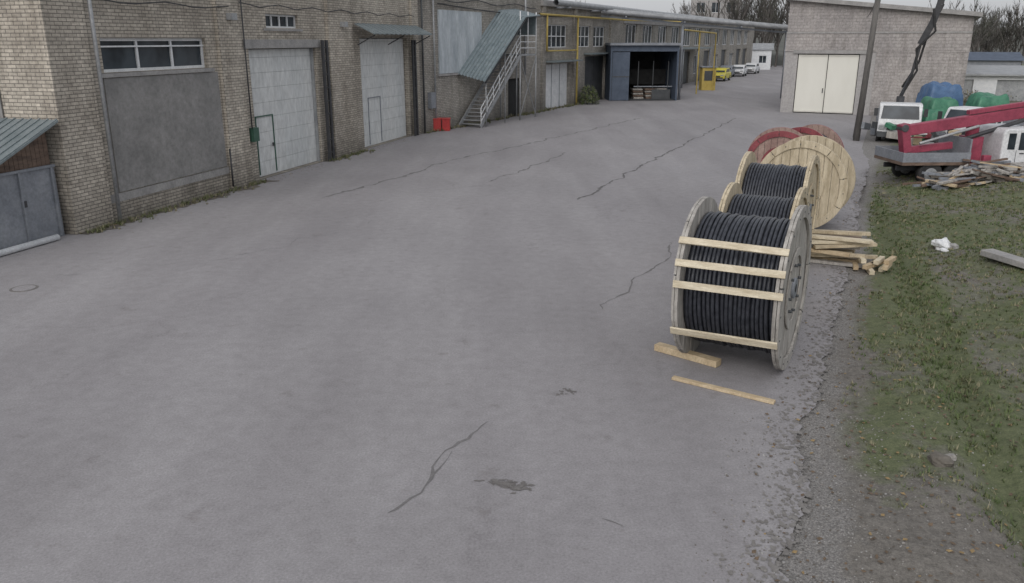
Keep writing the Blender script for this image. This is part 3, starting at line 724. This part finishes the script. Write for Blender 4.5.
# ===== trucks
def wheel(mb,x,y,r,w=.24):
    mb.cyl((x,y-w/2,r),(x,y+w/2,r),r,'rubber',22); mb.cyl((x,y-w/2-.01,r),(x,y+w/2+.01,r),r*.55,'galv',16); mb.cyl((x,y-w/2-.03,r),(x,y+w/2+.03,r),r*.2,'darkgate',10)
def cab(e,L=1.6,W=1.8,H=1.75,z0=.42,paint='whitepaint'):
    prof=[(0,z0),(L,z0),(L+.04,z0+.5),(L-.02,z0+.72),(L-.34,z0+H-.42),(L-.46,z0+H-.36),(.1,z0+H-.36),(0,z0+H-.5)]
    mb=MB(); mb.prism(prof,-W/2,W/2,paint,'y'); ob=mb.build('cab_body',e,bevel=.05)
    mb=MB()
    for sy in (-1,1):
        y=sy*(W/2+.006); f=[(.55,y,z0+.72),(L-.12,y,z0+.72),(L-.42,y,z0+H-.48),(.55,y,z0+H-.48)]
        mb.face(f if sy<0 else f[::-1],'glass'); mb.box((.18,min(y,y-.01*sy),z0+.74),(.42,max(y,y-.01*sy),z0+H-.5),'glass')
        for x in (.48,L-.1): mb.box((x,min(y,y+.004),z0+.1),(x+.015,max(y,y+.004),z0+.72),'darkgate')
        mb.box((.6,y-.015,z0+.6),(.75,y+.015,z0+.63),'black')
        mb.box((L-.1,sy*(W/2+.05),z0+.85),(L-.04,sy*(W/2+.22),z0+1.2),'black')
        mb.box((.95*L-.15,sy*W*.5-.22*(sy>0),z0-.02),(L+.07,sy*W*.5+.22*(sy<0),z0+.16),'black')
    mb.face([(L+.0,-W/2+.1,z0+.74),(L+.0,W/2-.1,z0+.74),(L-.31,W/2-.16,z0+H-.45),(L-.31,-W/2+.16,z0+H-.45)],'glass')
    mb.box((L+.03,-W/2+.02,z0-.08),(L+.12,W/2-.02,z0+.15),'darkgate'); mb.box((L+.045,-.5,z0+.25),(L+.06,.5,z0+.5),'black')
    for sy in (-1,1): mb.box((L+.03,sy*.72-.12,z0+.26),(L+.07,sy*.72+.12,z0+.44),'galv')
    mb.box((.05,-W/2-.02,z0-.02),(L,W/2+.02,z0+.04),'black')
    mb.build('cab_glass_and_trim',e)
def truck(name,loc,rz,bl=-4.5):
    e=empty(name,loc,rz); cab(e)
    mb=MB(); 
    for sy in (-.4,.4): mb.box((bl+.1,sy-.05,.45),(1.2,sy+.05,.6),'black')
    for x in (.75,bl+1.0,bl+1.85):
        for sy in (-1,1): wheel(mb,x,sy*.78,.38)
    mb.build('chassis_and_wheels',e)
    mb=MB(); mb.box((bl,-.95,.68),(-1.0,.95,.78),'brownwood')
    for y in (-.95,.92): mb.box((bl,y,.781),(-1.0,y+.03,1.08),'greymetal')
    mb.box((-1.05,-.92,.781),(-1.0,.92,1.5),'greymetal'); mb.box((bl,-.919,.781),(bl+.04,.919,1.08),'greymetal')
    mb.build('flatbed',e); return e
t1=truck('crane_truck',(15.55,27.2,.1),.05,-3.2)
mb=MB()
mb.box((-.75,-.3,.62),(-.25,.3,1.5),'crane_red'); mb.cyl((-.5,0,1.5),(-.5,0,2.1),.2,'crane_red',14)
mb.beam((-2.9,-.1,1.68),(4.2,-.1,2.72),.3,.34,'crane_red'); mb.beam((-.8,-.1,2.26),(4.2,-.1,2.98),.2,.14,'crane_red')
mb.beam((-2.9,-.1,1.9),(-2.7,-.1,1.0),.26,.34,'crane_red'); mb.beam((-2.75,-.1,1.05),(-1.2,-.1,1.22),.2,.22,'crane_red')
mb.cyl((-2.4,-.33,1.3),(-.5,-.33,1.85),.05,'galv',8); mb.cyl((-1.0,-.3,1.4),(1.2,-.3,2.1),.07,'black',8)
mb.cyl((-2.9,-.3,1.78),(-2.9,.1,1.78),.12,'darkgate',12)
for s in (-1,1): mb.box((-.65,s*1.0-.08,.05),(-.4,s*1.0+.08,1.0),'crane_red')
mb.box((-.7,-1.05,.55),(-.35,1.05,.75),'crane_red')
mb.build('loader_crane',t1,bevel=.015)
t2=truck('white_truck',(18.3,39.5,.0),math.radians(-113))
mb=MB(); mb.cyl((-1.3,0,.6),(-1.3,0,2.0),.18,'black',12)
pts=[(-1.3,0,2.0),(-1.5,.35,3.0),(-1.5,.55,4.4),(-1.5,.95,5.4),(-1.5,1.15,6.2),(-1.5,1.25,7.4)]
for i in range(len(pts)-1): mb.beam(pts[i],pts[i+1],.12,.13 if i<2 else .3,'black')
mb.tube([(-1.35,.1,2.2),(-1.3,.55,3.2),(-1.35,.4,4.2),(-1.3,1.1,5.0),(-1.4,.9,6.0)],.05,'rubber',6)
mb.tube([(-1.6,.0,2.4),(-1.65,.6,3.6),(-1.6,.8,4.8),(-1.6,1.3,6.2)],.05,'rubber',6)
mb.build('knuckle_boom',t2)
t3=truck('white_truck',(20.6,36.5,.0),math.radians(-150),-3.4)
def car(name,loc,rz,paint,van=False,s=1):
    e=empty(name,loc,rz); e.scale=(s,s,s)
    W=1.72
    body=[(-2.1,.3),(2.1,.3),(2.15,.6),(2.0,.82),(1.1,.95),(-1.9,.98),(-2.12,.8)]
    top_=[(-1.75,.95),(1.05,.95),(.35,1.42),(-1.25,1.45)] if not van else [(-2.05,.95),(1.2,.95),(.75,1.75),(-2.0,1.8)]
    mb=MB(); mb.prism(body,-W/2,W/2,paint,'y'); mb.build('body',e,bevel=.07)
    mb=MB(); mb.prism(top_,-W/2+.1,W/2-.1,paint,'y'); mb.build('roof',e,bevel=.05)
    mb=MB()
    a,b,c,d=top_
    for sy in (-1,1):
        y=sy*(W/2-.095); mb.face([(a[0]+.3,y,1.0),(b[0]-.2,y,1.0),(c[0]-.08,y,c[1]-.09),(d[0]+.15,y,c[1]-.09)],'glass')
        mb.box((-.35,y-.004,1.0),(-.28,y+.004,c[1]-.08),paint)
        mb.box((1.9,sy*.6-.18,.6),(2.14,sy*.6+.18,.76),'galv'); mb.box((-2.16,sy*.65-.15,.62),(-2.0,sy*.65+.15,.8),'red')
    mb.face([(b[0]-.03,-W/2+.2,1.0),(b[0]-.03,W/2-.2,1.0),(c[0]+.07,W/2-.26,c[1]-.07),(c[0]+.07,-W/2+.26,c[1]-.07)],'glass')
    mb.face([(a[0]-.01,-W/2+.2,1.02),(a[0]-.01,W/2-.2,1.02),(d[0]-.06,W/2-.26,d[1]-.1),(d[0]-.06,-W/2+.26,d[1]-.1)],'glass')
    mb.box((2.1,-.7,.32),(2.17,.7,.46),'black'); mb.box((2.1,-.4,.5),(2.16,.4,.66),'black')
    for x in (-1.3,1.35):
        for sy in (-1,1): wheel(mb,x,sy*.78,.32,.2)
    mb.build('windows_wheels_lights',e)
car('parked_car',(24.6,100,0),math.radians(-115),'carny')
car('parked_car',(30.2,113,0),math.radians(-112),'whitepaint'); car('parked_car',(34.4,122,0),math.radians(-115),'whitepaint'); car('parked_car',(27.8,110,0),math.radians(-112),'greymetal')
car('parked_van',(33.5,131,0),math.radians(-110),'whitepaint',True)
def tarp(name,cx,cy,lx,ly,h,k,sd):
    mb=MB(); nu,nv=30,20; o=0; mi=mb.mi(k)
    for j in range(nv+1):
        for i in range(nu+1):
            u=i/nu*2-1; v=j/nv*2-1; e=max(abs(u),abs(v)); q=1-max(0,(e-.6)/.4)**2.2
            z=h*q*(1+.14*noise.noise((u*1.3+sd,v*1.3,sd)))+.05*noise.noise((u*4+sd,v*4,1)); 
            mb.v.append((cx+u*lx*(1+.06*noise.noise((v*4,sd,0))),cy+v*ly,max(.01,z)))
    for j in range(nv):
        for i in range(nu): mb.f.append((j*(nu+1)+i,j*(nu+1)+i+1,(j+1)*(nu+1)+i+1,(j+1)*(nu+1)+i)); mb.m.append(mi); mb.smooth.append(True)
    mb.build(name)
tarp('green_tarpaulin_stack',22.2,43.6,.9,.9,1.7,'tarpg',3); tarp('green_tarpaulin_stack',24.6,43.4,1.0,.8,1.9,'tarpg',8)
tarp('blue_tarpaulin_stack',23.4,46.0,1.1,.9,2.3,'tarpb',5); tarp('green_tarpaulin_stack',21.3,42.4,.6,.6,1.2,'tarpg',11)
mb=MB()
for i in range(170):
    x=U(12.9,16.8); y=U(24.7,26.0); z=vh(x,y)+U(.02,.6)*(1-abs(x-14.8)/2.6); an=random.gauss(0,.6); l=U(.35,1.2)
    mb.obox((x,y,z),(l,U(.06,.14),U(.03,.08)),random.choice(['brownwood','oldwood','newwood','oldwood','brownwood','dirt','greymetal']),rz=an,ry=U(-.3,.3))
for x in (13.5,14.6,15.7):
    for k in range(5 if x>14 else 3):
        z0=.15+k*.15
        mb.box((x,25.3,z0),(x+1.0,25.32,z0+.1),'oldwood'); mb.box((x,25.32,z0+.11),(x+1.0,26.1,z0+.135),'oldwood')
        for q in (0,.45,.9): mb.box((x+q,25.33,z0+.02),(x+q+.1,26.0,z0+.105),'brownwood')
mb.build('scrap_timber_heap')
mb=MB()
for i in range(110):
    x=U(16.8,25); y=U(32,42); mb.obox((x,y,U(.1,.9)),(U(.3,1.2),U(.1,.6),U(.05,.5)),random.choice(['greymetal','oldwood','brownwood','whitepaint','darkgate','galv','reddull','tarpg','newwood']),rz=U(0,3),ry=U(-.3,.3))
mb.build('scrap_metal_heap')
mb=MB(); mb.wall(0,44,-.1,2.0,[(1+i*4.2,3.6+i*4.2,0,1.7) for i in range(10)],'white')
for i in range(10): mb.box((1+i*4.2,.2,0),(3.6+i*4.2,.25,1.7),random.choice(['greymetal','greymetal','whitepaint','galv']))
mb.hexa([(-.3,-.4,2.0),(44.3,-.4,2.0),(44.3,6,2.5),(-.3,6,2.5),(-.3,-.4,2.12),(44.3,-.4,2.12),(44.3,6,2.62),(-.3,6,2.62)],'galv')
mb.face([(0,0,0),(0,6,0),(0,6,2.5),(0,0,2.0)],'white'); mb.build('garage_row',None,loc=(32,66,0),rz=-.32)
mb=MB(); mb.wall(0,5,0,2.6,[(1,2.2,1,1.9),(3.2,4.2,1,1.9)],'greymetal'); mb.prism([(-.3,2.6),(5,2.6),(2.4,3.4)],-.3,5.3,'bluedark','x'); window(mb,1,2.2,1,1.9,2); window(mb,3.2,4.2,1,1.9,2)
mb.face([(0,0,0),(0,4.7,0),(0,4.7,2.6),(0,0,2.6)],'greymetal'); mb.build('site_cabin',None,loc=(47,88,0),rz=-.3)
# ===== hill + trees
vs=[];fs=[]
nx,ny=90,24
for j in range(ny+1):
    for i in range(nx+1):
        x=-260+i*8.0; y=165+j*10; t=j/ny; h=2+15*t*(1 if x<90 else .55)+3*noise.noise((x*.02,y*.02,0)); vs.append((x,y,max(-.3,h-1.5) if j else -.5))
for j in range(ny):
    for i in range(nx): fs.append((j*(nx+1)+i,j*(nx+1)+i+1,(j+1)*(nx+1)+i+1,(j+1)*(nx+1)+i))
me=bpy.data.meshes.new('hill'); me.from_pydata(vs,[],fs); me.materials.append(M['hill']); me.polygons.foreach_set('use_smooth',[True]*len(fs)); ob=bpy.data.objects.new('hill',me); scene.collection.objects.link(ob)
def tree(mb,x,y,z,H,tw='twig',dens=1.0):
    def br(p,d,l,r,lv):
        q=p+d*l; mb.cyl(p,q,r,'bark',4 if lv<2 else 3,r*.6,cap=False)
        if lv>=3:
            for _ in range(int(6*dens)):
                a=p.lerp(q,U(.1,1)); dd=(d+Vector((U(-1,1),U(-1,1),U(-.5,.9)))*.9).normalized(); ll=U(.35,.95); s=dd.cross(Vector((0,0,1))).normalized()*U(.015,.05)
                mb.face([a-s,a+s,a+dd*ll],tw)
            return
        n=4 if lv==0 else 3
        for k in range(n):
            a=p.lerp(q,U(.45,1)); an=U(0,6.28); sp=U(.45,.85) if lv else U(.35,.8)
            dd=(d+Vector((math.cos(an)*sp,math.sin(an)*sp,.15))).normalized(); br(a,dd,l*U(.5,.75),r*.5,lv+1)
        br(q,(d+Vector((U(-.15,.15),U(-.15,.15),.2))).normalized(),l*.6,r*.6,lv+1)
    br(Vector((x,y,z)),Vector((U(-.06,.06),U(-.06,.06),1)).normalized(),H*.42,H*.017,0)
mb=MB()
for i in range(32):
    y=U(146,190); x=y*U(.24,.36); tree(mb,x,y,-.3,U(11,18),random.choice(['twig','twig2','twig2']),1.3)
for i in range(44):
    y=U(95,150); x=y*U(.50,.68); tree(mb,x,y,-.3,U(6.5,11),random.choice(['twig','twig','twig2']))
for i in range(10):
    y=U(150,200); x=y*U(-.1,.24); tree(mb,x,y,-.3,U(10,15),'twig')
mb.build('distant_trees')
mb=MB()
def bush(x,y,r,h,n,ks):
    for _ in range(n):
        a=U(0,6.28); rr=r*math.sqrt(R_()); z=h*U(.05,1)*(1-(rr/r)**2*.6); p=Vector((x+rr*math.cos(a),y+rr*math.sin(a),z)); s=U(.05,.12); d1_=Vector((U(-1,1),U(-1,1),U(-1,1))).normalized()*s; d2_=Vector((U(-1,1),U(-1,1),U(-1,1))).normalized()*s
        mb.face([p-d1_,p+d2_,p+d1_],random.choice(ks))
p=Vector(O2[:2])+d2*22.7+nB*.9; bush(p.x,p.y,.8,1.5,1100,['gA','gB','hill']); mb.build('bush')
mb=MB()
for i in range(40):
    y=U(45,75); x=y*U(.52,.66); bush(x,y,U(.6,1.4),U(.5,1.3),160,['gC','gB','hill','twig'])
mb.build('scrub')
# ===== world, sun, camera
w=bpy.data.worlds.new('World'); scene.world=w; w.use_nodes=True; t=w.node_tree; bg=t.nodes['Background']
sky=t.nodes.new('ShaderNodeTexSky'); sky.sky_type='NISHITA'; sky.sun_disc=False; sky.sun_elevation=math.radians(38); sky.sun_rotation=math.radians(200); sky.air_density=1.0; sky.dust_density=4.0; sky.ozone_density=1.0
hs=t.nodes.new('ShaderNodeHueSaturation'); hs.inputs['Saturation'].default_value=.35; t.links.new(sky.outputs[0],hs.inputs['Color'])
mx=mix(t,hs.outputs[0],(5.0,5.1,5.35),.58)   # even cloud deck over the sky
t.links.new(mx,bg.inputs[0]); bg.inputs[1].default_value=.15
sl=bpy.data.lights.new('sun','SUN'); sl.energy=.85; sl.angle=math.radians(45); sl.color=(1,.97,.95); so=bpy.data.objects.new('sun',sl); scene.collection.objects.link(so)
el=math.radians(38); az=math.radians(200); dirv=Vector((math.sin(az)*math.cos(el),math.cos(az)*math.cos(el),math.sin(el)))
so.rotation_euler=dirv.to_track_quat('Z','Y').to_euler(); so.location=(0,0,30)
cd=bpy.data.cameras.new('camera'); cam=bpy.data.objects.new('camera',cd); scene.collection.objects.link(cam); cam.location=(0,0,4.6); cam.rotation_euler=(math.radians(90-17.05),0,0)
cd.sensor_width=36; cd.lens=28.83; cd.clip_end=3000; cd.clip_start=.05; scene.camera=cam
scene.view_settings.view_transform='Standard'; scene.view_settings.look='None'; scene.view_settings.exposure=0
